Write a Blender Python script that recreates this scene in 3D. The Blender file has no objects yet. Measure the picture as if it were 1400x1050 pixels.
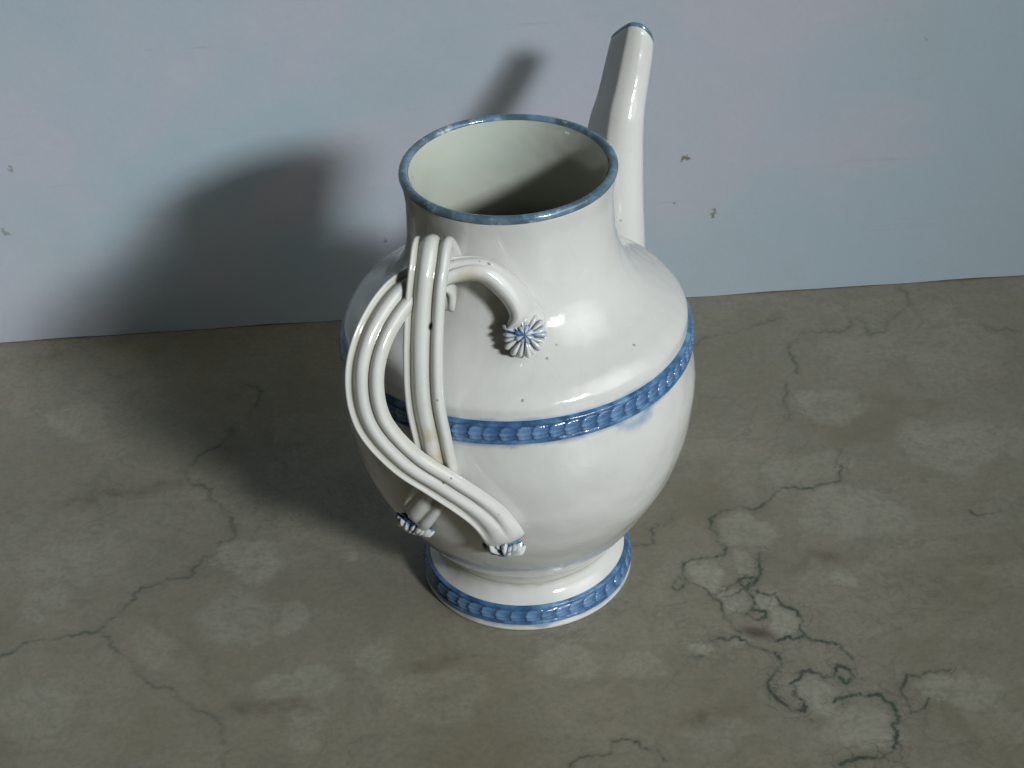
import bpy, bmesh, math, random
import numpy as np
from mathutils import Vector, Matrix

S = 0.08                      # one pot unit in metres (pot is about 23 cm tall)
sc = bpy.context.scene
C = sc.collection
rng = np.random.default_rng(7)
random.seed(7)

# ------------------------------------------------------------------ camera
cam_d = bpy.data.cameras.new('camera')
cam_o = bpy.data.objects.new('camera', cam_d)
C.objects.link(cam_o)
cam_pos = Vector((0.0, -8.944648, 7.671474)) * S
fwd = Vector((-0.00362879, 0.81673046, -0.57700796))
rgt = Vector((0.99877444, -0.0255216, -0.04240602))
up = Vector((0.04936045, 0.57645468, 0.81563689))
M = Matrix(((rgt.x, up.x, -fwd.x), (rgt.y, up.y, -fwd.y), (rgt.z, up.z, -fwd.z))).to_4x4()
M.translation = cam_pos
cam_o.matrix_world = M
cam_d.sensor_width = 36.0
cam_d.lens = 36.0 * 2569 / 1400
cam_d.clip_start = 0.01
cam_d.clip_end = 50
sc.camera = cam_o

# ------------------------------------------------------------------ world and lamps
w = bpy.data.worlds.new('World')
sc.world = w
w.use_nodes = True
w.node_tree.nodes['Background'].inputs[0].default_value = (1.0, 0.97, 0.55, 1)
w.node_tree.nodes['Background'].inputs[1].default_value = 0.017


def area(name, loc, target, sx, sy, power, col):
    d = bpy.data.lights.new(name, 'AREA')
    d.shape = 'RECTANGLE'
    d.size = sx * S
    d.size_y = sy * S
    d.energy = power
    d.color = col
    o = bpy.data.objects.new(name, d)
    C.objects.link(o)
    o.location = Vector(loc) * S
    o.rotation_euler = (Vector(target) * S - o.location).to_track_quat('-Z', 'Y').to_euler()
    return o


def direction(az, el):
    az, el = math.radians(az), math.radians(el)
    return Vector((math.sin(az) * math.cos(el), -math.cos(az) * math.cos(el), math.sin(el)))


key = area('window_lamp', Vector((0.0, 0.8, 1.6)) + direction(35.0, 26.5) * 80.0, (-2.6, 0.8, 1.2), 11.5, 8.0, 3.1, (0.92, 0.99, 1.04))
key.data.spread = math.radians(14)
fill = area('side_window', Vector((0, 0.5, 1.5)) + direction(61, 33) * 28.0, (-2.5, 0.5, 1), 26.0, 22.0, 4.5, (0.94, 1.0, 1.0))
fill.data.spread = math.radians(60)

sc.view_settings.view_transform = 'Standard'
sc.view_settings.look = 'None'
sc.view_settings.gamma = 1
sc.view_settings.exposure = 0.0
sc.view_settings.use_curve_mapping = False


# ------------------------------------------------------------------ node helpers
class NT:
    def __init__(self, name):
        self.m = bpy.data.materials.new(name)
        self.m.use_nodes = True
        self.t = self.m.node_tree
        self.b = self.t.nodes['Principled BSDF']
        tc = self.n('ShaderNodeTexCoord')
        self.P = self.vm('SCALE', tc.outputs['Object'], scale=1 / S)      # pot units

    def n(self, typ, **kw):
        x = self.t.nodes.new(typ)
        for k, v in kw.items():
            setattr(x, k, v)
        return x

    def put(self, sock, v):
        if isinstance(v, bpy.types.NodeSocket):
            self.t.links.new(v, sock)
        elif v is not None:
            sock.default_value = v

    def vm(self, op, a, b=None, scale=None):
        x = self.n('ShaderNodeVectorMath', operation=op)
        self.put(x.inputs[0], a)
        self.put(x.inputs[1], b)
        if scale is not None:
            x.inputs['Scale'].default_value = scale
        return x.outputs['Value'] if op in ('LENGTH', 'DISTANCE', 'DOT_PRODUCT') else x.outputs['Vector']

    def mt(self, op, a, b=None, c=None, clamp=False):
        x = self.n('ShaderNodeMath', operation=op, use_clamp=clamp)
        self.put(x.inputs[0], a)
        self.put(x.inputs[1], b)
        self.put(x.inputs[2], c)
        return x.outputs[0]

    def noise(self, scale, detail=4, rough=0.55, vec=None, dist=0.0, out='Fac'):
        x = self.n('ShaderNodeTexNoise')
        self.put(x.inputs['Vector'], vec or self.P)
        x.inputs['Scale'].default_value = scale
        x.inputs['Detail'].default_value = detail
        x.inputs['Roughness'].default_value = rough
        x.inputs['Distortion'].default_value = dist
        return x.outputs[out]

    def ramp(self, v, lo, hi, a=0.0, b=1.0):
        x = self.n('ShaderNodeMapRange', interpolation_type='SMOOTHSTEP')
        self.put(x.inputs['Value'], v)
        x.inputs['From Min'].default_value = lo
        x.inputs['From Max'].default_value = hi
        x.inputs['To Min'].default_value = a
        x.inputs['To Max'].default_value = b
        return x.outputs['Result']

    def mix(self, f, a, b):
        x = self.n('ShaderNodeMix', data_type='RGBA')
        self.put(x.inputs[0], f)
        for s_, v in ((x.inputs[6], a), (x.inputs[7], b)):
            if isinstance(v, tuple):
                v = (*v, 1) if len(v) == 3 else v
            self.put(s_, v)
        return x.outputs[2]

    def rand(self):
        return self.n('ShaderNodeObjectInfo').outputs['Random']

    def attr(self, name):
        return self.n('ShaderNodeAttribute', attribute_name=name).outputs['Fac']

    def spots(self, col, pts, dark, wob=0.4, vec=None):
        """small specks at fixed places (x, y, z, radius, strength)"""
        nz = self.noise(22, 2, 0.5, out='Color')
        off = self.vm('SUBTRACT', nz, (0.5, 0.5, 0.5))
        for (x, y, z, r, s) in pts:
            o2 = self.vm('SCALE', off, scale=r * wob * 4)
            p2 = self.vm('ADD', self.P, o2)
            d = self.vm('DISTANCE', p2, (x, y, z))
            f = self.ramp(d, r * 0.45, r, s, 0.0)
            col = self.mix(f, col, dark)
        return col

    def bump(self, h, strength, dist):
        x = self.n('ShaderNodeBump')
        x.inputs['Strength'].default_value = strength
        x.inputs['Distance'].default_value = dist * S
        self.put(x.inputs['Height'], h)
        self.put(self.b.inputs['Normal'], x.outputs[0])
        return x.outputs[0]

    def done(self, col, rough, **kw):
        self.put(self.b.inputs['Base Color'], col)
        self.put(self.b.inputs['Roughness'], rough)
        for k, v in kw.items():
            self.put(self.b.inputs[k.replace('_', ' ')], v)
        return self.m


CREAM = (0.580, 0.566, 0.532)


def glaze(name, specks=(), stains=(), groove=False, rings=False, c1=CREAM, c2=(0.545, 0.535, 0.50)):
    g = NT(name)
    n1 = g.noise(1.3, 3, 0.5)
    col = g.mix(g.ramp(n1, 0.35, 0.7), c1, c2)
    n2 = g.noise(7.0, 5, 0.65)
    col = g.mix(g.ramp(n2, 0.55, 0.8, 0, 0.25), col, (0.48, 0.47, 0.42))
    # fine kiln specks
    v = g.n('ShaderNodeTexVoronoi', feature='F1')
    g.put(v.inputs['Vector'], g.P)
    v.inputs['Scale'].default_value = 9.0
    sep = g.n('ShaderNodeSeparateColor')
    g.put(sep.inputs[0], v.outputs['Color'])
    sel = g.mt('GREATER_THAN', sep.outputs[0], 0.80)
    rad = g.mt('MULTIPLY', sep.outputs[1], 0.085)
    sp = g.mt('MULTIPLY', sel, g.mt('LESS_THAN', v.outputs['Distance'], rad))
    col = g.mix(g.mt('MULTIPLY', sp, 0.45), col, (0.16, 0.13, 0.09))
    # crazing, hardly visible
    v2 = g.n('ShaderNodeTexVoronoi', feature='DISTANCE_TO_EDGE')
    g.put(v2.inputs['Vector'], g.vm('ADD', g.P, g.vm('SCALE', g.noise(4, 3, 0.6, out='Color'), scale=0.25)))
    v2.inputs['Scale'].default_value = 3.2
    col = g.mix(g.ramp(v2.outputs['Distance'], 0.0, 0.012, 0.10, 0.0), col, (0.38, 0.34, 0.26))
    if stains:
        nz = g.vm('SCALE', g.vm('SUBTRACT', g.noise(6, 3, 0.6, out='Color'), (0.5, 0.5, 0.5)), scale=0.16)
        pp = g.vm('ADD', g.P, nz)
        for (x, y, z, r, s, c) in stains:
            d = g.vm('DISTANCE', pp, (x, y, z))
            col = g.mix(g.ramp(d, 0.0, r, s, 0.0), col, c)
    if rings:
        # blue that ran out of the painted bands, and grime where body and foot meet
        sp_ = g.n('ShaderNodeSeparateXYZ')
        g.put(sp_.inputs[0], g.P)
        z = sp_.outputs[2]
        ragged = g.mt('ADD', z, g.mt('MULTIPLY', g.mt('SUBTRACT', g.noise(6, 4, 0.6), 0.5), 0.07))
        low_ = g.mt('MULTIPLY', g.ramp(ragged, 1.632, 1.668), g.mt('LESS_THAN', z, 1.72))
        top_ = g.mt('MULTIPLY', g.ramp(ragged, 1.822, 1.795), g.mt('GREATER_THAN', z, 1.75))
        ft_ = g.mt('MULTIPLY', g.ramp(ragged, 0.018, 0.045), g.mt('LESS_THAN', z, 0.06))
        col = g.mix(g.mt('MULTIPLY', g.mt('MAXIMUM', low_, g.mt('MAXIMUM', g.mt('MULTIPLY', top_, 0.6), ft_)), 0.75), col, (0.12, 0.21, 0.34))
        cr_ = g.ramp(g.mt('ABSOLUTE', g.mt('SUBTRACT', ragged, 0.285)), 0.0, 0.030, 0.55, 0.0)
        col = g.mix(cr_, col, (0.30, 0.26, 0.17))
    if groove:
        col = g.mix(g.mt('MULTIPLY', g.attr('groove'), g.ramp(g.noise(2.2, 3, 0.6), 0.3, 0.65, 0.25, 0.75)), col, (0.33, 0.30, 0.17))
    if specks:
        col = g.spots(col, specks, (0.03, 0.025, 0.02))
    h = g.mt('ADD', g.mt('MULTIPLY', g.noise(2.6, 2, 0.5), 1.0), g.mt('MULTIPLY', g.noise(14, 2, 0.5), 0.07))
    g.bump(h, 0.35, 0.06)
    return g.done(col, g.ramp(n2, 0.3, 0.8, 0.10, 0.17), IOR=1.5, Coat_Weight=0.25, Coat_Roughness=0.06)


def blueglaze(name, lo=(0.028, 0.075, 0.18), hi=(0.17, 0.245, 0.43), use_h=True, wear=0.0):
    g = NT(name)
    n = g.noise(3.0, 4, 0.6)
    hic = g.mix(g.ramp(n, 0.35, 0.65), hi, (0.13, 0.25, 0.38))
    if use_h:
        h = g.attr('relief')
        h = g.mt('ADD', h, g.mt('MULTIPLY', g.mt('SUBTRACT', g.rand(), 0.35), 0.22))
        f = g.ramp(g.mt('ADD', h, g.mt('MULTIPLY', g.mt('SUBTRACT', g.noise(18, 3, 0.6), 0.5), 0.8)), 0.05, 0.90)
        col = g.mix(f, lo, hic)
    else:
        col = g.mix(g.ramp(g.noise(9, 4, 0.6), 0.35, 0.68), lo, hic)
    if wear:
        f = g.ramp(g.noise(11, 5, 0.7), 0.62 - wear * 0.2, 0.72, 0.0, 0.75)
        col = g.mix(f, col, (0.50, 0.50, 0.46))
    g.bump(g.noise(16, 3, 0.6), 0.4, 0.015)
    return g.done(col, 0.16, IOR=1.5, Coat_Weight=0.2, Coat_Roughness=0.08)


# ------------------------------------------------------------------ mesh helpers
def obj(name, verts, faces, mat, parent=None, smooth=True, attrs=None):
    me = bpy.data.meshes.new(name)
    V = np.asarray(verts, dtype=np.float64) * S
    me.from_pydata([tuple(v) for v in V], [], [tuple(f) for f in faces])
    if attrs:
        for k, a in attrs.items():
            at = me.attributes.new(k, 'FLOAT', 'POINT')
            at.data.foreach_set('value', np.asarray(a, dtype=np.float32))
    me.validate()
    bm = bmesh.new()
    bm.from_mesh(me)
    bmesh.ops.recalc_face_normals(bm, faces=bm.faces)
    bm.to_mesh(me)
    bm.free()
    me.materials.append(mat)
    if smooth:
        me.polygons.foreach_set('use_smooth', [True] * len(me.polygons))
    o = bpy.data.objects.new(name, me)
    C.objects.link(o)
    if parent is not None:
        o.parent = parent
    return o


def grid_faces(nu, nv, wrap_u=False, wrap_v=False):
    f = []
    for i in range(nu if wrap_u else nu - 1):
        for j in range(nv if wrap_v else nv - 1):
            a = i * nv + j
            b = ((i + 1) % nu) * nv + j
            c = ((i + 1) % nu) * nv + (j + 1) % nv
            d = i * nv + (j + 1) % nv
            f.append((a, b, c, d))
    return f


def pchip(x, y, q):
    x = np.asarray(x, float); y = np.asarray(y, float)
    h = np.diff(x); d = np.diff(y) / h; m = np.zeros(len(x))
    for i in range(1, len(x) - 1):
        if d[i - 1] * d[i] > 0:
            w1 = 2 * h[i] + h[i - 1]; w2 = h[i] + 2 * h[i - 1]
            m[i] = (w1 + w2) / (w1 / d[i - 1] + w2 / d[i])
    m[0] = d[0]; m[-1] = d[-1]
    i = np.clip(np.searchsorted(x, q) - 1, 0, len(x) - 2); t = (q - x[i]) / h[i]
    return ((2 * t**3 - 3 * t**2 + 1) * y[i] + (t**3 - 2 * t**2 + t) * h[i] * m[i]
            + (-2 * t**3 + 3 * t**2) * y[i + 1] + (t**3 - t**2) * h[i] * m[i + 1])


def smooth_path(pts, n):
    """centripetal-ish Catmull-Rom through the points, n samples evenly by length"""
    P = np.asarray(pts, float)
    P = np.vstack([2 * P[0] - P[1], P, 2 * P[-1] - P[-2]])
    out = []
    for i in range(1, len(P) - 2):
        for t in np.linspace(0, 1, 24, endpoint=False):
            a, b, c, d = P[i - 1:i + 3]
            out.append(0.5 * ((2 * b) + (c - a) * t + (2 * a - 5 * b + 4 * c - d) * t * t + (3 * b - a - 3 * c + d) * t**3))
    out.append(P[-2])
    out = np.array(out)
    for _ in range(6):
        out[1:-1] = 0.25 * out[:-2] + 0.5 * out[1:-1] + 0.25 * out[2:]
    s = np.r_[0, np.cumsum(np.linalg.norm(np.diff(out, axis=0), axis=1))]
    q = np.linspace(0, s[-1], n)
    return np.stack([np.interp(q, s, out[:, k]) for k in range(out.shape[1])], 1)


KT = 0.003


def lean(V):
    """the neck of the pot sits slightly askew: its right side is lower"""
    V = np.array(V, float)
    t = np.clip((V[:, 2] - 2.0) / 0.9, 0, 1)
    V[:, 2] -= KT * V[:, 0] * t * t * (3 - 2 * t)
    return V


def lathe(name, prof, mat, parent, n=160, closed=False, wob=0.0):
    prof = np.asarray(prof, float)
    a = np.linspace(0, 2 * np.pi, n, endpoint=False)
    r = prof[None, :, 0] * np.ones((n, 1))
    if wob:
        r = r * (1 + wob * np.sin(2 * a + 0.7)[:, None] + wob * 0.6 * np.sin(3 * a + 2)[:, None])
    z = prof[None, :, 1] * np.ones((n, 1))
    V = np.stack([r * np.cos(a)[:, None], r * np.sin(a)[:, None], z], -1).reshape(-1, 3)
    return obj(name, lean(V), grid_faces(n, len(prof), True, closed), mat, parent)


# ------------------------------------------------------------------ the pot
pot = bpy.data.objects.new('coffee_pot', None)
pot.empty_display_size = 0.05
C.objects.link(pot)
pot['label'] = 'cream glazed coffee pot with blue leaf bands, twisted strap handle and tall spout'
pot['category'] = 'coffee pot'

ZK = [0.281, 0.34, 0.446, 0.668, 0.903, 1.151, 1.414, 1.663, 1.797, 1.857, 1.918, 1.989, 2.069, 2.16, 2.281, 2.423, 2.605, 2.807]
RK = [0.545, 0.575, 0.664, 0.806, 0.926, 0.995, 1.023, 0.994, 0.978, 0.975, 0.935, 0.84, 0.735, 0.655, 0.6, 0.575, 0.568, 0.592]


def body_r(z):
    return float(pchip(ZK, RK, np.array([z]))[0])


OCHRE = (0.36, 0.27, 0.08)
OLIVE = (0.24, 0.24, 0.11)
BLEED = (0.12, 0.22, 0.36)
m_body = glaze('creamware_glaze', rings=True,
               specks=[(0.63, -0.579, 1.977, 0.011, 0.5), (0.014, -0.944, 1.908, 0.012, 0.55), (0.156, -0.754, 2.039, 0.011, 0.5),
                       (0.018, -0.96, 1.87, 0.010, 0.6), (0.45, -0.95, 1.6, 0.012, 0.5), (0.38, -0.70, 0.22, 0.012, 0.5)],
               stains=[(-0.34, -0.47, 2.33, 0.13, 0.75, OCHRE), (-0.06, -0.60, 2.17, 0.12, 0.65, OLIVE), (-0.12, -0.58, 2.30, 0.10, 0.35, OLIVE),
                       (-0.24, -0.94, 1.10, 0.13, 0.6, OCHRE), (-0.42, -0.88, 1.24, 0.13, 0.65, OCHRE), (-0.52, -0.80, 1.10, 0.10, 0.4, OCHRE),
                       (-0.45, -0.92, 1.45, 0.13, 0.6, OCHRE), (-0.38, -0.43, 2.60, 0.14, 0.55, OLIVE),
                       (-0.30, -0.42, 0.36, 0.14, 0.35, OLIVE), (0.60, -0.81, 1.635, 0.085, 0.6, BLEED), (0.66, -0.76, 1.63, 0.085, 0.7, BLEED), (0.71, -0.72, 1.64, 0.08, 0.6, BLEED),
                       (0.54, -0.85, 1.65, 0.06, 0.5, BLEED)])
zz = np.concatenate([np.linspace(0.281, 1.7, 60), np.linspace(1.715, 2.45, 56), np.linspace(2.47, 2.78, 16)])
outer = [(body_r(z), z) for z in zz]
inner = [(0.538, 2.778), (0.520, 2.73), (0.512, 2.60), (0.512, 2.45), (0.53, 2.3), (0.57, 2.18), (0.65, 2.06), (0.76, 1.95), (0.87, 1.86),
         (0.92, 1.78), (0.935, 1.6), (0.955, 1.4), (0.935, 1.15), (0.90, 1.0), (0.80, 0.8), (0.62, 0.62), (0.38, 0.52), (0.12, 0.49), (0.001, 0.49)]
lathe('body', outer + [(0.538, 2.778)], m_body, pot, n=220)
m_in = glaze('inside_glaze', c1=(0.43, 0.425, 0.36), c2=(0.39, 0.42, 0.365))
lathe('inside_wall', [(0.5405, 2.785)] + inner, m_in, pot, n=180)

# blue painted lip, a rounded ring that caps the wall
m_rim = blueglaze('rim_blue', (0.065, 0.105, 0.135), (0.125, 0.175, 0.215), use_h=False, wear=0.35)
rr = []
for t in np.linspace(0, 2 * np.pi, 18, endpoint=False):
    rr.append((0.5675 + 0.0255 * np.cos(t), 2.782 + 0.026 * np.sin(t)))
lathe('rim', rr, m_rim, pot, n=200, closed=True, wob=0.0015)

# foot
foot_pr = [(0.001, 0.27), (0.540, 0.290), (0.545, 0.281), (0.540, 0.262), (0.542, 0.240), (0.553, 0.215), (0.572, 0.192), (0.595, 0.172), (0.610, 0.160),
           (0.622, 0.10), (0.634, 0.045), (0.643, 0.025), (0.645, 0.012), (0.640, 0.001), (0.59, 0.0), (0.56, 0.03), (0.5, 0.12), (0.45, 0.14), (0.001, 0.15)]
lathe('foot', foot_pr, m_body, pot, n=180)

m_band = blueglaze('band_blue', (0.025, 0.075, 0.16), (0.07, 0.15, 0.29), use_h=False)
m_leaf = blueglaze('leaf_blue')


def band(name, r0, z0, r1, z1, th):
    """moulded ring on the wall from (r0, z0) up to (r1, z1)"""
    d = np.array([r1 - r0, z1 - z0]); L = np.linalg.norm(d); d /= L
    nrm = np.array([d[1], -d[0]])
    P = []
    for (s, t) in ((-0.04, -0.03), (0.0, 0.25), (0.04, 0.75), (0.10, 0.95), (0.16, 0.62), (0.5, 0.55), (0.84, 0.62), (0.90, 0.95), (0.96, 0.75), (1.0, 0.25), (1.04, -0.03)):
        q = np.array([r0, z0]) + d * (s * L) + nrm * (t * th)
        P.append((q[0], q[1]))
    return lathe(name, P, m_band, pot, n=180)


belt = band('belt_band', 0.990, 1.663, 0.978, 1.797, 0.024)
foot_band = band('foot_band', 0.632, 0.042, 0.607, 0.163, 0.018)


def scallops(parent, r0, z0, r1, z1, th, n, hh, a0=0.0):
    """overlapping trefoil leaves all round the band; every leaf is an object, the mesh is shared"""
    d = np.array([r1 - r0, z1 - z0]); L = np.linalg.norm(d); d /= L
    nrm = np.array([d[1], -d[0]])
    mid = np.array([(r0 + r1) / 2, (z0 + z1) / 2])
    pitch = 2 * math.pi * mid[0] / n
    V = []; H = []; NU_, NV_ = 9, 11
    for iv in range(NV_):
        v = -1 + 2 * iv / (NV_ - 1)
        sl = -0.52 * pitch * (0.72 * math.sqrt(max(0, 1 - v * v)) + 0.26 * abs(math.cos(1.5 * math.pi * v)) - 0.10)
        for iu in range(NU_):
            u = (iu / (NU_ - 1))**1.3
            s = sl + (1.10 * pitch - sl) * u
            t = hh * v * (0.80 + 0.20 * math.sqrt(max(0, 1 - (1 - min(1, u * 4))**2))) * (1 - 0.12 * u)
            ledge = math.sqrt(max(0.0, 1 - (1 - min(1.0, u / 0.16))**2))
            hgt = th * ledge * (1 - 0.80 * u) * math.sqrt(max(0.0, 1 - abs(v)**3.2)) * (0.84 + 0.16 * math.cos(3 * math.pi * v))
            rr_ = mid[0] + d[0] * t + nrm[0] * (hgt + 0.009)
            z_ = mid[1] + d[1] * t + nrm[1] * (hgt + 0.009)
            a = a0 + s / mid[0]
            V.append((rr_ * math.cos(a), rr_ * math.sin(a), z_))
            H.append(ledge * (1 - 1.15 * u) * (1 - 0.6 * abs(v)**3) * (0.8 + 0.2 * math.cos(3 * math.pi * v)))
    F = grid_faces(NV_, NU_)
    first = obj('scallop_leaf', V, F, m_leaf, parent, attrs={'relief': H})
    for i in range(1, n):
        c = first.copy()
        C.objects.link(c)
        c.parent = parent
        c.rotation_euler.z = 2 * math.pi * i / n + random.uniform(-0.07, 0.07) * 2 * math.pi / n
        c.scale.z = 1.0
    return first


scallops(belt, 0.990, 1.663, 0.978, 1.797, 0.024, 72, 0.048)
scallops(foot_band, 0.632, 0.042, 0.607, 0.163, 0.018, 44, 0.040)

# ------------------------------------------------------------------ spout
az = math.radians(29)
SD = np.array([math.sin(az), math.cos(az)])
sp = [(0.88, 1.05, 0.26), (1.0, 1.15, 0.27), (1.156, 1.374, 0.251), (1.216, 1.594, 0.236), (1.282, 2.026, 0.197), (1.375, 2.381, 0.163), (1.462, 2.54, 0.145), (1.56, 2.723, 0.136), (1.646, 2.895, 0.127)]
Q = smooth_path(sp, 60)          # r, z, radius along the way
# cross-section seen from the front: x to the right, y away; a ridge runs down its left third
POLY = np.array([(-1.0, 1.15), (-0.86, 0.75), (-0.42, -0.30), (-0.30, -0.46), (0.15, -0.62), (0.62, -0.50), (0.93, -0.10), (1.0, 0.45), (0.88, 1.1), (0.35, 1.5), (-0.3, 1.6), (-0.8, 1.5)])
for _ in range(3):
    nx_ = np.roll(POLY, -1, axis=0)
    POLY = np.stack([0.75 * POLY + 0.25 * nx_, 0.25 * POLY + 0.75 * nx_], 1).reshape(-1, 2)
POLY[:, 0] /= np.abs(POLY[:, 0]).max()
NK = len(POLY)
V = []
n = len(Q)
for i in range(n):
    j0, j1 = max(i - 1, 0), min(i + 1, n - 1)
    T = np.array([(Q[j1, 0] - Q[j0, 0]) * SD[0], (Q[j1, 0] - Q[j0, 0]) * SD[1], Q[j1, 1] - Q[j0, 1]])
    T /= np.linalg.norm(T)
    e1 = np.array([1.0, 0, 0]); e1 -= T * T.dot(e1); e1 /= np.linalg.norm(e1)
    Nn = np.cross(T, e1)
    c = np.array([Q[i, 0] * SD[0], Q[i, 0] * SD[1], Q[i, 1]])
    cut = max(0.0, 1 - (n - 1 - i) / 8.0)            # oblique mouth, open towards the back
    cut = cut * cut
    for k in range(NK):
        x_, y_ = POLY[k]
        V.append(c + Q[i, 2] * (x_ * e1 + (y_ - 0.5) * 0.95 * Nn) + T * cut * ((-0.035, -0.01, -0.055, -0.022)[0] * (y_ - 0.5) + (-0.035, -0.01, -0.055, -0.022)[1] * x_ + (-0.035, -0.01, -0.055, -0.022)[2] * x_ * x_ + (-0.035, -0.01, -0.055, -0.022)[3]))
last = (c, T, Nn)
nlast = len(V) - NK
F = grid_faces(n, NK, False, True)
# wall thickness at the mouth and the inside of the tube
base = [np.array(v) for v in V[nlast:]]
cc = sum(base) / NK
for (f, dpt) in ((0.93, -0.012), (0.80, -0.012), (0.74, 0.03), (0.72, 0.30), (0.72, 0.6)):
    for v in base:
        V.append(cc + (v - cc) * f - last[1] * dpt)
for r_ in range(5):
    a0 = nlast + r_ * NK
    for k in range(NK):
        F.append((a0 + k, a0 + NK + k, a0 + NK + (k + 1) % NK, a0 + (k + 1) % NK))
m_spout = glaze('spout_glaze')
spout = obj('spout', V, F, m_spout, pot)
# blue painted edge of the mouth
V2 = []
rows = [(1.003, 0.006), (1.006, -0.006), (0.975, -0.020), (0.88, -0.020), (0.81, -0.008), (0.80, 0.02)]
for (f, dpt) in rows:
    for v in base:
        V2.append(cc + (v - cc) * f - last[1] * dpt)
obj('spout_rim', V2, grid_faces(len(rows), NK, False, True), m_rim, spout)

# ------------------------------------------------------------------ strap handle: two crossing reeded straps
NX = 34


def strap_section(ribs, plain):
    """x, y of the reeded section; plain = 0 shows the reeds, 1 melts them into one rounded strap"""
    P = []
    for u in np.linspace(-1, 1, NX):
        acc = 0.020 * math.sqrt(max(0.0, 1 - u * u))
        for (c_, w_, h_) in ribs:
            q = 1 - abs((u - c_) / w_)**2.2
            if q > 0:
                acc = (acc**4 + (h_ * q**0.62)**4)**0.25
        dome = 0.060 * math.sqrt(max(0, 1 - u * u * 0.92))
        y = 0.014 + acc * (1 - plain) + dome * plain
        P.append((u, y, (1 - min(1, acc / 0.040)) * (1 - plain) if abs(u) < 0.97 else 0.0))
    for u in np.linspace(1, -1, 10)[1:-1]:
        P.append((u * 0.93, -0.022 - 0.010 * math.sqrt(max(0, 1 - u * u)), 0.0))
    return P


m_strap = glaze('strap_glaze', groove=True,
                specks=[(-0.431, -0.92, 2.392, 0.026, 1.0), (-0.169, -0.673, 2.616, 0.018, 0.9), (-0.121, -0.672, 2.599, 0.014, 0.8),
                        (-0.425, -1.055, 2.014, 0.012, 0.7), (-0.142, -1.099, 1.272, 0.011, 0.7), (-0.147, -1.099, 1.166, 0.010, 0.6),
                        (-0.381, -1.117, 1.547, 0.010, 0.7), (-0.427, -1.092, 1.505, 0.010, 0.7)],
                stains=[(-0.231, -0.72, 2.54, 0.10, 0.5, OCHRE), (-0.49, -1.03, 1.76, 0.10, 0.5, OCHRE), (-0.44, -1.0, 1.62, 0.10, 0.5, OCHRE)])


def strap(pts, ref, widths, fade, ribs, melt):
    P = smooth_path([(*p, w_) for p, w_ in zip(pts, widths)], 110)
    W = P[:, 3]; P = P[:, :3]
    n = len(P)
    V = []; G = []
    ref = np.array(ref, float)
    Ns = []
    for i in range(n):
        T = P[min(i + 1, n - 1)] - P[max(i - 1, 0)]; T /= np.linalg.norm(T)
        # outward: away from the middle of the handle loop; near both ends away from the pot's axis
        N1 = P[i] - ref
        N2 = np.array([P[i][0], P[i][1], 0.25])
        q = min(1, min(i / (n - 1) / fade[0], (1 - i / (n - 1)) / fade[1]))
        q = q * q * (3 - 2 * q)
        N = N1 / np.linalg.norm(N1) * q + N2 / np.linalg.norm(N2) * (1 - q)
        N -= T * N.dot(T); N /= np.linalg.norm(N)
        Ns.append((T, N))
    for i in range(n):
        T, N = Ns[i]
        B = np.cross(N, T)
        e = min(i, n - 1 - i) / 5.0
        tp = math.sqrt(max(0.0, 1 - (1 - min(1, e + 0.12))**2))
        f_ = i / (n - 1)
        pl_ = max(melt[0](f_), 0.0)
        SEC = strap_section(ribs, min(1.0, pl_))
        for (u, y, gr_) in SEC:
            G.append(gr_)
            V.append(P[i] + B * (u * W[i] * (0.72 + 0.28 * tp)) + N * (y * tp))
    m = len(SEC)
    F = grid_faces(n, m, False, True)
    F.append(tuple(range(m)))
    F.append(tuple(range((n - 1) * m, n * m))[::-1])
    return obj('handle_strap', V, F, m_strap, pot, attrs={'groove': G})


REF = (-0.40, -0.66, 1.75)
REF_B = (-0.60, -0.45, 1.75)
RIBS_A = [(-0.84, 0.17, 0.036), (-0.12, 0.46, 0.050), (0.70, 0.31, 0.045)]
RIBS_B = [(-0.85, 0.16, 0.040), (-0.14, 0.40, 0.050), (0.62, 0.36, 0.047)]
def up_(f, a, b_):
    return max(0.0, min(1.0, (f - a) / (b_ - a)))
A_pts = [(-0.389, -0.521, 2.252), (-0.372, -0.508, 2.395), (-0.376, -0.542, 2.575), (-0.404, -0.656, 2.70), (-0.427, -0.769, 2.629), (-0.459, -0.866, 2.426), (-0.481, -0.945, 2.208), (-0.487, -0.975, 1.952), (-0.462, -0.97, 1.683), (-0.453, -0.947, 1.467), (-0.515, -0.881, 1.267), (-0.608, -0.79, 1.03)]
B_pts = [(0.048, -0.688, 2.188), (0.016, -0.665, 2.331), (-0.063, -0.657, 2.448), (-0.188, -0.654, 2.543), (-0.386, -0.666, 2.527), (-0.569, -0.761, 2.49), (-0.713, -0.928, 2.37), (-0.782, -1.039, 2.177), (-0.758, -1.069, 1.918), (-0.616, -1.05, 1.66), (-0.433, -1.05, 1.485), (-0.284, -1.035, 1.329), (-0.184, -1.03, 1.203), (-0.10, -1.01, 1.02)]
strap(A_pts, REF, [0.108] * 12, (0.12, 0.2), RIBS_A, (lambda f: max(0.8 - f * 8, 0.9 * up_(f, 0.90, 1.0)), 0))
strap(B_pts, REF_B, [0.125, .108, .084, .066, .080] + [0.105] * 7 + [.11, .12], (0.05, 0.2), RIBS_B, (lambda f: max(1 - up_(f, 0.14, 0.26), up_(f, 0.86, 0.98)), 0))

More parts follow.
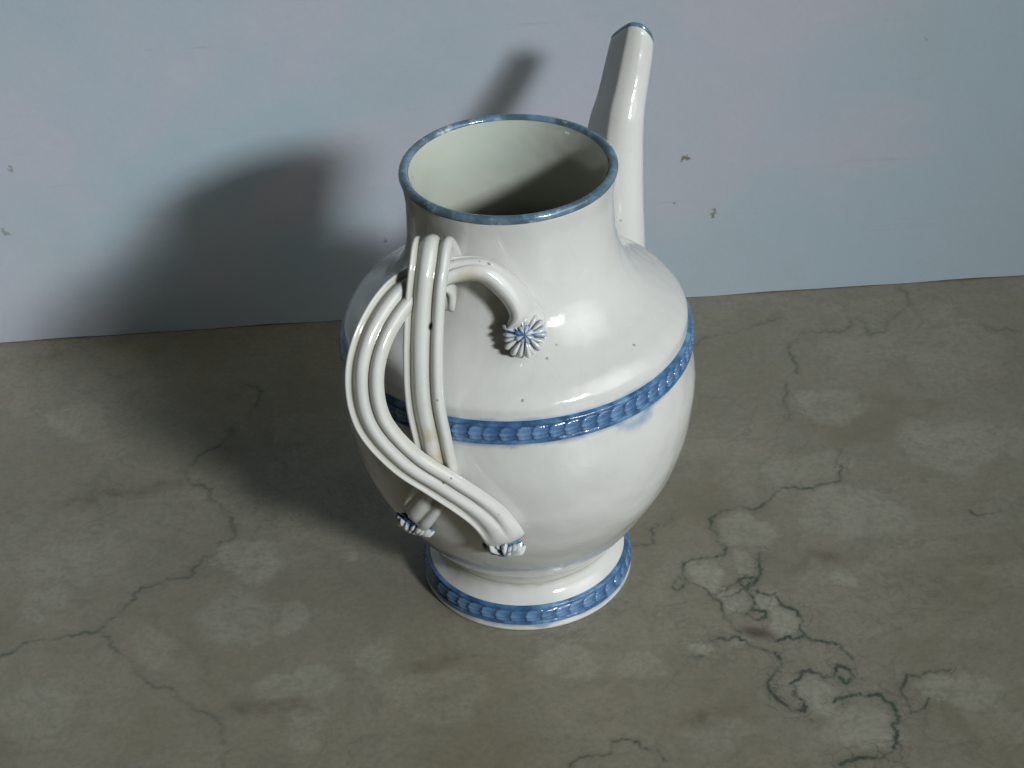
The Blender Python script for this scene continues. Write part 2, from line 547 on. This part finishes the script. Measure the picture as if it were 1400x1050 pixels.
# ------------------------------------------------------------------ flower terminals
m_petal_n = NT('petal_glaze')
g = m_petal_n
h = g.mt('ADD', g.attr('relief'), g.mt('MULTIPLY', g.mt('SUBTRACT', g.rand(), 0.42), 1.1))
f = g.ramp(g.mt('ADD', h, g.mt('MULTIPLY', g.mt('SUBTRACT', g.noise(11, 3, 0.6), 0.5), 0.9)), 0.15, 0.70)
colp = g.mix(f, (0.05, 0.12, 0.28), (0.53, 0.54, 0.52))
m_petal = g.done(colp, 0.14, IOR=1.5, Coat_Weight=0.3, Coat_Roughness=0.06)
m_fbase = blueglaze('flower_blue', (0.02, 0.06, 0.12), (0.09, 0.18, 0.30), use_h=False)


def flower(pos, nrm, rad, rot, k_out=18, k_in=8, squash=1.0):
    N = Vector(nrm).normalized()
    X = N.orthogonal().normalized()
    X = (Vector((0, 0, 1)) - N * N.z).normalized()
    Y = N.cross(X)
    R3 = Matrix((X, Y, N)).transposed()
    # disc
    V = [(0, 0, 0.035)]
    K = 40
    rows = [(0.3, 0.030), (0.5, 0.024), (0.66, 0.014), (0.76, 0.002), (0.78, -0.015)]
    for (q, z_) in rows:
        for k in range(K):
            a = 2 * math.pi * k / K
            rr_ = rad * q * (1 + 0.04 * math.cos(5 * a + rot))
            V.append((rr_ * math.cos(a), rr_ * math.sin(a), z_))
    F = [(0, 1 + k, 1 + (k + 1) % K) for k in range(K)]
    for r_ in range(len(rows) - 1):
        b0 = 1 + r_ * K; b1 = b0 + K
        F += [(b0 + k, b1 + k, b1 + (k + 1) % K, b0 + (k + 1) % K) for k in range(K)]
    o = obj('flower_terminal', V, F, m_fbase, pot)
    mw = R3.to_4x4()
    mw.translation = Vector(pos) * S
    o.matrix_local = mw

    def petal_mesh(r0, r1, w_, z0, h_):
        V = []; H = []
        NL, NW = 9, 7
        for i in range(NL):
            t = i / (NL - 1)
            half = w_ * (0.30 + 0.70 * math.sin(min(1.0, t * 1.05) * math.pi * 0.62)) * (1 if t < 0.85 else math.sqrt(max(0, 1 - ((t - 0.85) / 0.152)**2)) + 0.02)
            for j in range(NW):
                u = -1 + 2 * j / (NW - 1)
                arch = math.sqrt(max(0, 1 - u * u))
                end = math.sqrt(max(0.0, 1 - max(0, (t - 0.7) / 0.3)**2))
                V.append((r0 + (r1 - r0) * t, half * u, z0 + h_ * arch * (0.35 + 0.65 * end) - 0.012 * t * t))
                H.append(arch * (0.4 + 0.6 * min(1, t * 2.5)))
        return V, grid_faces(NL, NW), H

    v, fc, H = petal_mesh(rad * 0.30, rad * 1.03, rad * 0.150, 0.014, 0.042)
    p0 = obj('petal', v, fc, m_petal, o, attrs={'relief': H})
    for k in range(k_out):
        p = p0 if k == 0 else p0.copy()
        if k:
            C.objects.link(p)
            p.parent = o
        p.rotation_euler = (random.uniform(-0.12, 0.12), random.uniform(-0.07, 0.07), rot + 2 * math.pi * (k + random.uniform(-0.16, 0.16)) / k_out)
        s_ = random.uniform(0.90, 1.04)
        p.scale = (s_, s_ * random.uniform(0.85, 1.1), random.uniform(0.8, 1.25))
    v, fc, H = petal_mesh(rad * 0.02, rad * 0.46, rad * 0.15, 0.040, 0.036)
    p1 = obj('petal', v, fc, m_petal, o, attrs={'relief': [x * 0.62 for x in H]})
    for k in range(k_in):
        p = p1 if k == 0 else p1.copy()
        if k:
            C.objects.link(p)
            p.parent = o
        p.rotation_euler = (0, 0, rot + 0.3 + 2 * math.pi * k / k_in)
    return o


flower((0.040, -0.735, 2.185), (0.02, -0.88, 0.50), 0.118, 0.1)
flower((-0.122, -0.980, 0.972), (-0.10, -0.75, -0.85), 0.118, 0.3)
flower((-0.615, -0.755, 0.975), (-0.5, -0.6, -0.95), 0.118, 0.2)


# ------------------------------------------------------------------ marble table top
VEINS = [(1, [(1.87, 1.75), (1.832, 1.491), (1.845, 1.32)]), (1.2, [(2.122, 0.968), (2.096, 0.81), (1.893, 0.594), (1.772, 0.584), (1.638, 0.556), (1.541, 0.451), (1.461, 0.382), (1.373, 0.427), (1.25, 0.38), (1.172, 0.313), (1.162, 0.222), (1.193, 0.094), (1.244, 0.037), (1.222, -0.049), (1.142, -0.061), (1.061, -0.072), (0.965, -0.117), (0.947, -0.184), (0.982, -0.289), (1.102, -0.415), (1.153, -0.55), (1.193, -0.666), (1.238, -0.748)]), (1.6, [(1.452, -0.032), (1.423, -0.168), (1.367, -0.334), (1.35, -0.466), (1.316, -0.562), (1.403, -0.568), (1.405, -0.633), (1.327, -0.643), (1.29, -0.592)]), (1.4, [(1.102, -0.415), (1.211, -0.339), (1.332, -0.264), (1.376, -0.267)]), (1.6, [(1.383, -0.385), (1.491, -0.41), (1.51, -0.51), (1.598, -0.582), (1.616, -0.68), (1.61, -0.791), (1.522, -0.8), (1.43, -0.84)]), (1.5, [(1.61, -0.791), (1.707, -0.86), (1.808, -0.898), (1.853, -1.009)]), (0.8, [(0.916, -0.928), (0.99, -0.933)]), (1.3, [(1.046, -0.813), (1.178, -0.791), (1.262, -0.813), (1.377, -0.914), (1.46, -0.936)]), (1.6, [(1.417, -0.933), (1.445, -1.041), (1.369, -1.126), (1.359, -1.273), (1.401, -1.349), (1.454, -1.41), (1.515, -1.414), (1.526, -1.343), (1.473, -1.281), (1.465, -1.192), (1.54, -1.108), (1.645, -1.116), (1.723, -1.151), (1.759, -1.063), (1.816, -1.097), (1.837, -1.159), (1.786, -1.215), (1.754, -1.153)]), (1.8, [(1.689, -1.354), (1.801, -1.304), (1.881, -1.324), (1.965, -1.315), (2.013, -1.391), (2.035, -1.492), (1.984, -1.545), (1.983, -1.657), (1.945, -1.75), (1.858, -1.785), (1.737, -1.791), (1.651, -1.825)]), (1.2, [(2.398, -1.138), (2.27, -1.144), (2.14, -1.165), (2.105, -1.237), (2.097, -1.382), (2.101, -1.468), (2.225, -1.362)]), (1.1, [(0.18, -1.742), (0.264, -1.68), (0.406, -1.662), (0.423, -1.567), (0.534, -1.574), (0.59, -1.633), (0.67, -1.652), (0.702, -1.736)]), (1.1, [(2.82, 0.277), (2.854, 0.219), (2.949, 0.23), (3.007, 0.281)]), (0.9, [(0.597, 0.121), (0.803, 0.106), (0.791, 0.232), (0.913, 0.296), (0.934, 0.386)]), (1, [(0.875, -0.281), (0.921, -0.223), (0.955, -0.287), (0.908, -0.351), (0.875, -0.281)]), (1.3, [(1.283, -0.294), (1.335, -0.237), (1.367, -0.3), (1.321, -0.351), (1.283, -0.294)]), (1, [(1.319, -0.364), (1.223, -0.424), (1.168, -0.42)]), (1.3, [(-1.982, 2.08), (-1.816, 1.975), (-1.853, 1.801), (-1.988, 1.596), (-2.065, 1.35), (-2.192, 1.257), (-2.253, 1.14), (-2.235, 0.979), (-2.156, 0.934), (-2.078, 0.772), (-1.971, 0.668), (-1.91, 0.532), (-1.87, 0.363), (-1.975, 0.245), (-2.065, 0.11), (-2.121, -0.008), (-2.223, -0.018), (-2.31, -0.046), (-2.409, -0.073), (-2.457, -0.221), (-2.582, -0.362), (-2.621, -0.473), (-2.761, -0.495), (-2.934, -0.515), (-3.079, -0.568), (-3.175, -0.641)]), (1.1, [(-2.577, -0.395), (-2.537, -0.511), (-2.525, -0.592), (-2.412, -0.694), (-2.338, -0.839), (-2.238, -0.937), (-2.127, -0.975), (-2.049, -1.084), (-1.933, -1.18), (-1.833, -1.231), (-1.776, -1.378), (-1.745, -1.63)]), (0.7, [(-3.043, -1.308), (-2.947, -1.371)]), (0.8, [(1.272, 2.283), (1.403, 2.39), (1.567, 2.423), (1.794, 2.524), (1.964, 2.582)]), (1, [(1.966, 1.876), (1.948, 2.106), (2.068, 2.379), (2.229, 2.388), (2.386, 2.374), (2.441, 2.539), (2.525, 2.556), (2.548, 2.312), (2.67, 2.325), (2.794, 2.557), (2.931, 2.844), (2.892, 2.925)]), (0.9, [(3.398, 2.38), (3.46, 2.302), (3.61, 2.265)]), (0.7, [(3.565, 1.873), (3.378, 1.844)])]
BROWN = [[(-3.092, 0.775), (-2.86, 0.834), (-2.506, 0.903), (-2.269, 0.962)], [(1.469, -0.24), (1.707, -0.155), (1.897, -0.1)], [(0.852, -1.455), (1.026, -1.367), (1.221, -1.293)], [(-0.656, -0.895), (-0.463, -0.831)], [(-1.726, -1.151), (-1.283, -1.166)]]
DARK = [(1.211, -0.699), (1.294, -0.727), (1.39, -0.664), (1.388, -0.759), (1.413, -0.839), (1.369, -0.82), (1.298, -0.784)]
PALE = [(1.598, -1.275, 0.154, 0.146, 1), (1.818, -1.562, 0.191, 0.197, 1), (2.421, -1.317, 0.224, 0.16, 0.8), (1.389, 0.187, 0.172, 0.181, 0.7), (1.091, -0.212, 0.112, 0.154, 1), (1.241, -0.458, 0.099, 0.125, 1), (1.438, -0.472, 0.077, 0.099, 1), (1.506, -0.688, 0.108, 0.121, 1), (1.217, -0.825, 0.06, 0.056, 1.2), (2.082, 0.316, 0.322, 0.316, 0.6), (1.918, -0.308, 0.084, 0.084, 0.8), (2.131, 1.466, 0.273, 0.193, 0.7), (2.849, 0.949, 0.31, 0.344, 0.7), (0.986, -0.871, 0.064, 0.062, 1), (0.2, -0.924, 0.17, 0.17, 0.6), (0.623, -0.984, 0.148, 0.138, 0.6), (3.226, 0.999, 0.143, 0.202, 0.5), (1.003, -1.564, 0.222, 0.14, 0.5), (2.565, -1.584, 0.18, 0.196, 0.4), (1.349, -0.128, 0.09, 0.121, 0.7), (-1.756, 0.14, 0.232, 0.198, 0.9), (-1.797, -0.402, 0.201, 0.303, 0.5), (-1.44, -0.428, 0.111, 0.149, 0.6), (-1.357, -0.998, 0.235, 0.153, 0.6), (-0.917, -0.784, 0.108, 0.158, 0.5), (-3.078, 1.729, 0.234, 0.222, 0.6), (-2.994, -0.182, 0.137, 0.172, 0.5), (-2.866, -1.132, 0.256, 0.241, 0.4), (-1.109, 0.126, 0.042, 0.053, 1.2), (-1.294, -1.325, 0.125, 0.204, 0.5), (-0.547, -1.143, 0.252, 0.271, 0.5), (-2.257, -0.626, 0.133, 0.194, 0.4), (-2.809, 0.219, 0.305, 0.256, 0.4)]


def axis(lo, hi, a, b, step, out):
    fine = np.arange(a, b, step)
    return np.r_[np.linspace(lo, a, out, endpoint=False), fine, np.linspace(b, hi, out)]


gx = np.r_[np.linspace(-9.0, -4.1, 8, endpoint=False), np.arange(-4.1, 0.8, 0.0135), np.arange(0.8, 2.5, 0.0075), np.arange(2.5, 4.1, 0.0135), np.linspace(4.1, 9.0, 8)]
gy = np.r_[np.linspace(-6.0, -2.05, 6, endpoint=False), np.arange(-2.05, 0.6, 0.0085), np.arange(0.6, 3.05, 0.0135), np.linspace(3.05, 3.25, 4)]
X, Y = np.meshgrid(gx, gy, indexing='ij')


def rough_line(pts, amp, depth=3):
    P = [np.array(p, float) for p in pts]
    for d_ in range(depth):
        out = [P[0]]
        for a, b in zip(P[:-1], P[1:]):
            L = np.linalg.norm(b - a)
            nn = np.array([-(b - a)[1], (b - a)[0]]) / (L + 1e-9)
            out += [(a + b) / 2 + nn * rng.normal(0, amp * L), b]
        P = out
    return np.array(P)


def stamp(field, pts, w0, s0, vary=True):
    P = rough_line(pts, 0.16)
    m = len(P)
    wv = w0 * (0.75 + 0.5 * rng.random(m)) if vary else np.full(m, w0)
    sv = s0 * np.clip(0.75 + 0.35 * np.sin(np.arange(m) * 0.23 + rng.random() * 6) + 0.2 * rng.normal(size=m), 0.35, 1.2)
    for i in range(m - 1):
        a, b = P[i], P[i + 1]
        R_ = 5 * w0
        x0, x1 = np.searchsorted(gx, [min(a[0], b[0]) - R_, max(a[0], b[0]) + R_])
        y0, y1 = np.searchsorted(gy, [min(a[1], b[1]) - R_, max(a[1], b[1]) + R_])
        if x1 <= x0 or y1 <= y0:
            continue
        xs = X[x0:x1, y0:y1]; ys = Y[x0:x1, y0:y1]
        ab = b - a; L2 = ab @ ab + 1e-12
        t = np.clip(((xs - a[0]) * ab[0] + (ys - a[1]) * ab[1]) / L2, 0, 1)
        d = np.hypot(xs - a[0] - t * ab[0], ys - a[1] - t * ab[1])
        v = sv[i] * np.exp(-(d / wv[i])**2) + 0.20 * sv[i] * np.exp(-(d / (3.4 * wv[i]))**2)
        field[x0:x1, y0:y1] = np.maximum(field[x0:x1, y0:y1], v)


vein = np.zeros_like(X)
for s_, pts in VEINS:
    stamp(vein, pts, (0.0085 + 0.002 * s_) if pts[0][0] < 0 or pts[0][1] > 1 else (0.0055 + 0.0022 * s_), (0.55 if pts[0][0] < 0 else 0.60 if pts[0][1] > 1 else 0.85) * s_)
# faint hairlines all over the slab, beyond the frame too
for i in range(70):
    x = rng.uniform(-8.5, 8.5); y = rng.uniform(-5.5, 2.9)
    a = rng.uniform(0, 6.28); pts = [(x, y)]
    for k in range(rng.integers(3, 8)):
        a += rng.normal(0, 0.8); x += 0.14 * math.cos(a); y += 0.14 * math.sin(a); pts.append((x, y))
    stamp(vein, pts, 0.012, rng.uniform(0.08, 0.22))
web = np.zeros_like(X)
for s_, pts in VEINS:
    if pts[0][0] > 0:
        for (vx, vy) in pts:
            np.maximum(web, np.exp(-(((X - vx)**2 + (Y - vy)**2) / 0.16**2)) * min(1, 0.6 * s_), out=web)
brown = np.zeros_like(X)
for pts in BROWN:
    stamp(brown, pts, 0.055, 0.75, False)
for i in range(46):
    x = rng.uniform(-8.5, 8.5); y = rng.uniform(-5.5, 2.9); a = rng.normal(0.1, 0.5)
    stamp(brown, [(x, y), (x + .2 * math.cos(a), y + .2 * math.sin(a)), (x + .42 * math.cos(a), y + .42 * math.sin(a) + .03)], rng.uniform(0.02, 0.06), rng.uniform(0.25, 0.6), False)
cx = np.mean([p[0] for p in DARK]); cy = np.mean([p[1] for p in DARK])
dk = np.exp(-((((X - cx) / 0.10)**2 + ((Y - cy + 0.3 * (X - cx)) / 0.05)**2))**1.5)
pale = np.zeros_like(X)


def blob(x, y, a, b, s_):
    ph = rng.uniform(0, 6.28, 4)
    th = np.arctan2((Y - y) / b, (X - x) / a)
    rad = np.hypot((X - x) / a, (Y - y) / b) / (1 + 0.16 * np.sin(2 * th + ph[0]) + 0.11 * np.sin(3 * th + ph[1]) + 0.07 * np.sin(5 * th + ph[2]) + .05 * np.sin(9 * th + ph[3]))
    t = np.clip((1.12 - rad) / 0.34, 0, 1)
    np.maximum(pale, s_ * t * t * (3 - 2 * t), out=pale)


for q in PALE:
    blob(*q)
for i in range(60):
    blob(rng.uniform(-8.5, 8.5), rng.uniform(-5.5, 2.9), rng.uniform(0.1, 0.4), rng.uniform(0.07, 0.26), rng.uniform(0.15, 0.45))

me = bpy.data.meshes.new('table_top')
nx, ny = X.shape
# wall line: the slab runs a little way under the board behind it
co = np.stack([X, Y, np.zeros_like(X)], -1).reshape(-1, 3) * S
i0 = (np.arange(nx - 1)[:, None] * ny + np.arange(ny - 1)[None, :]).ravel()
quads = np.stack([i0, i0 + ny, i0 + ny + 1, i0 + 1], 1)
nq0 = len(quads)
# closed sides and underside
nv0 = len(co)
box = np.array([(-9, -6), (9, -6), (9, 3.25), (-9, 3.25)], float)
low = np.array([(x, y, -0.35) for x, y in box]) * S
corner = [0, (nx - 1) * ny, (nx - 1) * ny + ny - 1, ny - 1]
co = np.vstack([co, low])
ex = [(corner[k], nv0 + k, nv0 + (k + 1) % 4, corner[(k + 1) % 4]) for k in range(4)] + [(nv0 + 3, nv0 + 2, nv0 + 1, nv0)]
allq = np.vstack([quads, np.array(ex)])
me.vertices.add(len(co)); me.vertices.foreach_set('co', co.ravel())
me.loops.add(allq.size); me.loops.foreach_set('vertex_index', allq.ravel().astype(np.int32))
me.polygons.add(len(allq)); me.polygons.foreach_set('loop_start', np.arange(0, allq.size, 4, dtype=np.int32))
try:
    me.polygons.foreach_set('loop_total', np.full(len(allq), 4, dtype=np.int32))
except Exception:
    pass
for nm, arr in (('vein', vein), ('brown', brown), ('pale', pale), ('darkpatch', dk), ('web', web)):
    at = me.attributes.new(nm, 'FLOAT', 'POINT')
    at.data.foreach_set('value', np.r_[arr.ravel(), np.zeros(4)].astype(np.float32))
me.update(calc_edges=True)
me.validate()
table = bpy.data.objects.new('table_top', me)
C.objects.link(table)
table['kind'] = 'structure'

g = NT('marble')
warp = g.vm('ADD', g.P, g.vm('SCALE', g.vm('SUBTRACT', g.noise(1.6, 4, 0.6, out='Color'), (0.5, 0.5, 0.5)), scale=0.5))
big = g.noise(0.75, 5, 0.6, vec=warp)
mid = g.noise(2.6, 6, 0.62, vec=warp, dist=0.4)
fine = g.noise(26, 5, 0.7)
col = g.mix(g.ramp(big, 0.30, 0.70), (0.19, 0.168, 0.118), (0.246, 0.222, 0.17))
col = g.mix(g.ramp(mid, 0.40, 0.72, 0, 0.75), col, (0.205, 0.192, 0.148))
col = g.mix(g.ramp(g.noise(1.1, 4, 0.6, vec=g.vm('ADD', g.P, (5.3, 1.7, 0))), 0.52, 0.72, 0, 0.5), col, (0.150, 0.122, 0.075))
pl = g.mt('MULTIPLY', g.attr('pale'), g.ramp(mid, 0.2, 0.6, 0.55, 1.0))
col = g.mix(g.mt('MULTIPLY', pl, 0.62, clamp=True), col, (0.335, 0.322, 0.255))
col = g.mix(g.mt('MULTIPLY', g.attr('brown'), g.ramp(g.noise(9, 4, 0.7), 0.3, 0.7, 0.2, 0.75), clamp=True), col, (0.085, 0.062, 0.035))
# ghost veins from distorted noise
gv = g.mt('ABSOLUTE', g.mt('SUBTRACT', g.noise(1.15, 5, 0.6, vec=g.vm('ADD', warp, (3.1, 8.2, 0)), dist=0.8), 0.5))
col = g.mix(g.mt('MULTIPLY', g.ramp(gv, 0.0, 0.013, 0.30, 0.0), g.ramp(g.noise(0.6, 2), 0.45, 0.6)), col, (0.07, 0.075, 0.055))
vw = g.n('ShaderNodeTexVoronoi', feature='DISTANCE_TO_EDGE')
g.put(vw.inputs['Vector'], g.vm('ADD', g.P, g.vm('SCALE', g.vm('SUBTRACT', g.noise(5.0, 4, 0.6, out='Color'), (0.5, 0.5, 0.5)), scale=0.20)))
vw.inputs['Scale'].default_value = 6.5
wb = g.mt('MULTIPLY', g.ramp(vw.outputs['Distance'], 0.0, 0.040, 1.0, 0.0), g.ramp(g.mt('ADD', g.attr('web'), g.mt('MULTIPLY', g.mt('SUBTRACT', g.noise(4.0, 3, 0.6), 0.5), 1.3)), 0.45, 1.0, 0.0, 0.55))
col = g.mix(wb, col, (0.045, 0.055, 0.040))
vn = g.mt('MULTIPLY', g.attr('vein'), g.ramp(g.noise(14, 4, 0.7), 0.25, 0.6, 0.55, 1.15))
vcol = g.mix(g.ramp(g.noise(3.0, 2), 0.42, 0.58), (0.035, 0.040, 0.036), (0.026, 0.055, 0.030))
col = g.mix(g.mt('MULTIPLY', vn, 0.80, clamp=True), col, vcol)
col = g.mix(g.mt('MULTIPLY', g.attr('darkpatch'), 0.85), col, (0.045, 0.030, 0.024))
col = g.mix(g.ramp(fine, 0.35, 0.75, 0.0, 0.45), col, (0.115, 0.108, 0.070))
col = g.mix(g.ramp(g.noise(7.5, 6, 0.7, vec=warp), 0.42, 0.70, 0.0, 0.40), col, (0.125, 0.125, 0.085))
col = g.mix(g.ramp(g.noise(60, 3, 0.7), 0.55, 0.80, 0.0, 0.35), col, (0.27, 0.26, 0.21))
v = g.n('ShaderNodeTexVoronoi', feature='F1')
g.put(v.inputs['Vector'], g.P)
v.inputs['Scale'].default_value = 5.0
g.bump(fine, 0.10, 0.01)
me.materials.append(g.done(col, g.ramp(mid, 0.2, 0.8, 0.34, 0.48), IOR=1.45))

# ------------------------------------------------------------------ pale board standing behind the pot
A = Vector((-3.8477404, 2.7690161, 0)); B = Vector((3.84379321, 2.99635228, 0))
d = (B - A).normalized(); A2 = A - d * 5; B2 = B + d * 5
nb = Vector((-d.y, d.x, 0))
LEAN = Vector((0, -0.24, 0))          # the board leans a little over the table
nX, nZ = 90, 40
V = []
for i in range(nX):
    q = A2.lerp(B2, i / (nX - 1))
    for k in range(nZ):
        zz_ = 0.008 + 4.6 * k / (nZ - 1) + (0.006 * math.sin(i * 1.3) * math.sin(i * 0.37 + 1) if k == 0 else 0.0)
        V.append(tuple(q + LEAN * zz_ + Vector((0, 0, zz_))))
F = grid_faces(nX, nZ)
nb0 = len(V)
for i in range(nX):
    q = A2.lerp(B2, i / (nX - 1)) + nb * 0.25
    V.append(tuple(q + Vector((0, 0, 0.008)))); V.append(tuple(q + LEAN * 4.608 + Vector((0, 0, 4.608))))
for i in range(nX - 1):
    a = nb0 + 2 * i
    F.append((a, a + 1, a + 3, a + 2))
    F.append((i * nZ, a, a + 2, (i + 1) * nZ))
    F.append((i * nZ + nZ - 1, (i + 1) * nZ + nZ - 1, a + 3, a + 1))
F.append(tuple([k for k in range(nZ)] + [nb0 + 1, nb0]))
F.append(tuple([(nX - 1) * nZ + k for k in range(nZ)] + [nb0 + 2 * nX - 1, nb0 + 2 * nX - 2]))
g = NT('painted_wall')
n1 = g.noise(0.42, 3, 0.5, dist=0.8)
n2 = g.noise(0.8, 4, 0.55, vec=g.vm('MULTIPLY', g.P, (1.0, 1.0, 0.45)))
col = g.mix(g.ramp(n1, 0.40, 0.66), (0.395, 0.475, 0.53), (0.48, 0.475, 0.54))
col = g.mix(g.ramp(n2, 0.42, 0.66, 0, 0.55), col, (0.415, 0.475, 0.505))
col = g.mix(g.ramp(g.noise(30, 4, 0.7), 0.4, 0.8, 0, 0.16), col, (0.32, 0.34, 0.35))
col = g.spots(col, [(x, y, z, r_, s_) for (x, y, z), r_, s_ in zip([(1.239, 2.605, 1.367), (1.452, 2.732, 0.842), (1.159, 2.697, 0.957), (2.794, 2.444, 2.267), (2.735, 2.397, 2.462), (-2.985, 2.179, 2.677), (-3.372, 2.4, 1.664), (-0.903, 2.675, 0.786), (-3.54, 2.527, 1.093)],
              [0.045, 0.04, 0.022, 0.035, 0.025, 0.02, 0.03, 0.03, 0.04], [0.8, 0.75, 0.6, 0.55, 0.45, 0.4, 0.6, 0.6, 0.5])], (0.13, 0.12, 0.06), wob=0.9)
# thin scuffs
sv = g.noise(1.6, 5, 0.7, vec=g.vm('MULTIPLY', g.P, (0.6, 1, 9.0)))
col = g.mix(g.ramp(sv, 0.62, 0.74, 0, 0.35), col, (0.28, 0.31, 0.33))
g.bump(g.mt('ADD', g.noise(2.0, 4, 0.6), g.mt('MULTIPLY', g.noise(40, 3, 0.6), 0.04)), 0.10, 0.05)
wall = obj('wall', V, F, g.done(col, 0.62), None, smooth=False)
wall['kind'] = 'structure'
